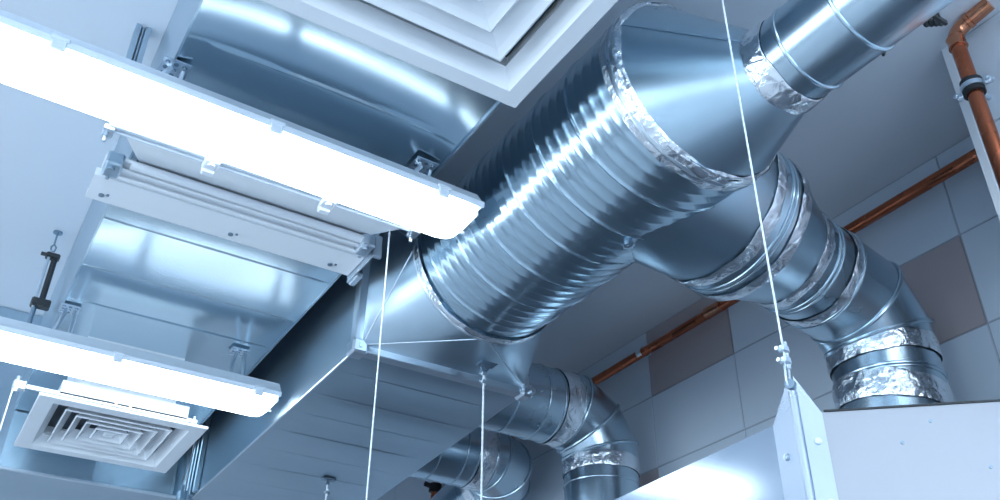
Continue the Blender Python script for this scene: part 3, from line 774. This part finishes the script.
for a, b in (((.080, 1.755), (.083, 1.785)), ((.111, 1.755), (.114, 1.785)), ((.080, 1.782), (.114, 1.785)), ((.083, 1.755), (.092, 1.758)), ((.102, 1.755), (.111, 1.758))): ch.box((a[0], a[1], 1.36), (b[0], b[1], HC), 0)
ch.cyl((.097, 1.768, 1.36), (.097, 1.768, HC), .006, n=10)
tag(ch.build('strut_channel', M['sheet_soft']), 'short grey strut channel dropping from the ceiling beside the overhead duct', 'channel')

# ------------------------------------------------------------------ copper pipes
def pipe_joint(mb, c, d, r, L, lip=.0016, mi=0):
    c = V(c); d = V(d).normalized()
    mb.tube([c-d*L/2, c-d*L/2+d*.0015, c-d*L*.3, c+d*L*.3, c+d*L/2-d*.0015, c+d*L/2], [r, r+lip, r+lip*.6, r+lip*.6, r+lip, r], 20, mi=mi)
cp = thing('copper_pipe', (2.035, 1.8, 1.5), 'straight copper pipe running along the tiled wall just below the ceiling', 'pipe')
PCX, PCZ, PR = 2.030, 1.500, .0165
mb = MB(); mb.cyl((PCX, .72, PCZ+.004), (PCX, 3.80, PCZ-.014), PR, n=28); mb.build('tube', M['copper'], cp)
mb = MB(); pipe_joint(mb, (PCX, 1.93, PCZ), (0, 1, 0), PR+.001, .075, .004); mb.build('coupling', M['solder'], cp)
mb = MB(); mb.cyl((PCX, 2.30, PCZ-.003), (PCX, 2.325, PCZ-.003), PR+.002, n=24); mb.box((PCX, 2.305, PCZ-.004), (XW, 2.32, PCZ+.004)); mb.build('pipe_clip', M['bright'], cp)
vp = thing('copper_pipe', (1.68, .75, ZF), 'vertical copper pipe bent at its top, clamped to the pillar at right', 'pipe')
VX, VY, VR = 1.675, .748, .0165
arc = [(VX, VY, 1.548)]
for k in range(1, 10):
    a = PI/2*k/9*.92; arc.append((VX+.012*math.sin(a), VY-.034*(1-math.cos(a)), 1.548+.034*math.sin(a)))
last = V(arc[-1]); d = (V(arc[-1])-V(arc[-2])).normalized(); arc.append(last+d*.06)
mb = MB(); mb.tube([(VX, VY, ZF+.001), (VX, VY, 1.53)], VR, 28); mb.build('tube', M['copper'], vp)
mb = MB(); mb.tube(arc, VR+.001, 28); pipe_joint(mb, (VX, VY, 1.535), (0, 0, 1), VR+.001, .03, .0035); pipe_joint(mb, V(arc[-2])+d*.006, d, VR+.001, .012, .003); mb.build('elbow', M['solder'], vp)
mb = MB(); mb.cyl((VX, VY, 1.382), (VX, VY, 1.418), VR+.007, n=28); mb.build('rubber_sleeve', M['rubber'], vp)
mb = MB(); mb.cyl((VX, VY, 1.394), (VX, VY, 1.406), VR+.009, n=28)
for s_ in (-1, 1):
    mb.box((VX-.004, VY+s_*(VR+.006)-.002, 1.391), (VX+.012, VY+s_*(VR+.026), 1.409), bev=.004); c = V((VX+.002, VY+s_*(VR+.021), 1.40)); mb.cyl(c-V((.010, 0, 0)), c+V((.010, 0, 0)), .0065, n=12)
    c2 = c-V((.010, 0, 0)); mb.cyl(c2, c2-V((.003, 0, 0)), .0038, n=8)
mb.cyl((VX+VR, VY, 1.40), (PX, VY, 1.40), .005, n=10)
mb.build('pipe_clamp', M['bright'], vp)
cv = thing('copper_valve', (1.98, 3.8, 1.3), 'small copper pipe bend with a dark valve at the bottom, left of the cross duct', 'pipe')
mb = MB(); mb.tube([(2.03, 3.802, 1.486), (2.03, 3.825, 1.483), (2.028, 3.85, 1.465), (2.026, 3.865, 1.43), (2.025, 3.87, 1.36), (2.025, 3.87, .9)], .019, 16); mb.build('tube', M['copper'], cv)
mb = MB()
mb.tube([(2.0265, 3.864, 1.44), (2.025, 3.869, 1.40)], .030, 16); mb.cyl((2.02, 3.86, 1.42), (1.965, 3.86, 1.43), .012, n=10); mb.build('valve_body', M['rubber'], cv)

# ------------------------------------------------------------------ raise everything to the camera's height above the floor
for o in list(sc.objects):
    if o.parent is None: o.location.z += ZC

# ------------------------------------------------------------------ camera
F = 924.65
Mx = ((0.84922349, -0.52797837, 0.00763587), (0.28947812, 0.45341769, -0.84297973), (0.44161282, 0.7180886, 0.53789114))
cam = bpy.data.cameras.new('camera'); co = bpy.data.objects.new('camera', cam); col.objects.link(co)
Rm = Matrix((Mx[0], tuple(-a for a in Mx[1]), tuple(-a for a in Mx[2]))).transposed()
co.matrix_world = Matrix.Translation((0, 0, ZC)) @ Rm.to_4x4()
cam.sensor_width = 36; cam.lens = F/1000*36; cam.clip_start = .02
sc.camera = co

w = bpy.data.worlds.new('world'); sc.world = w; w.use_nodes = True
w.node_tree.nodes['Background'].inputs[0].default_value = (.5, .7, 1, 1); w.node_tree.nodes['Background'].inputs[1].default_value = .1
vs_ = sc.view_settings
vs_.view_transform = 'Standard'; vs_.look = 'None'; vs_.gamma = 1; vs_.exposure = 0.22; vs_.use_curve_mapping = False
try:
    sc.cycles.max_bounces = 10; sc.cycles.glossy_bounces = 6; sc.cycles.diffuse_bounces = 5; sc.cycles.sample_clamp_indirect = 6; sc.cycles.use_denoising = True
    sc.cycles.caustics_reflective = True
except Exception: pass
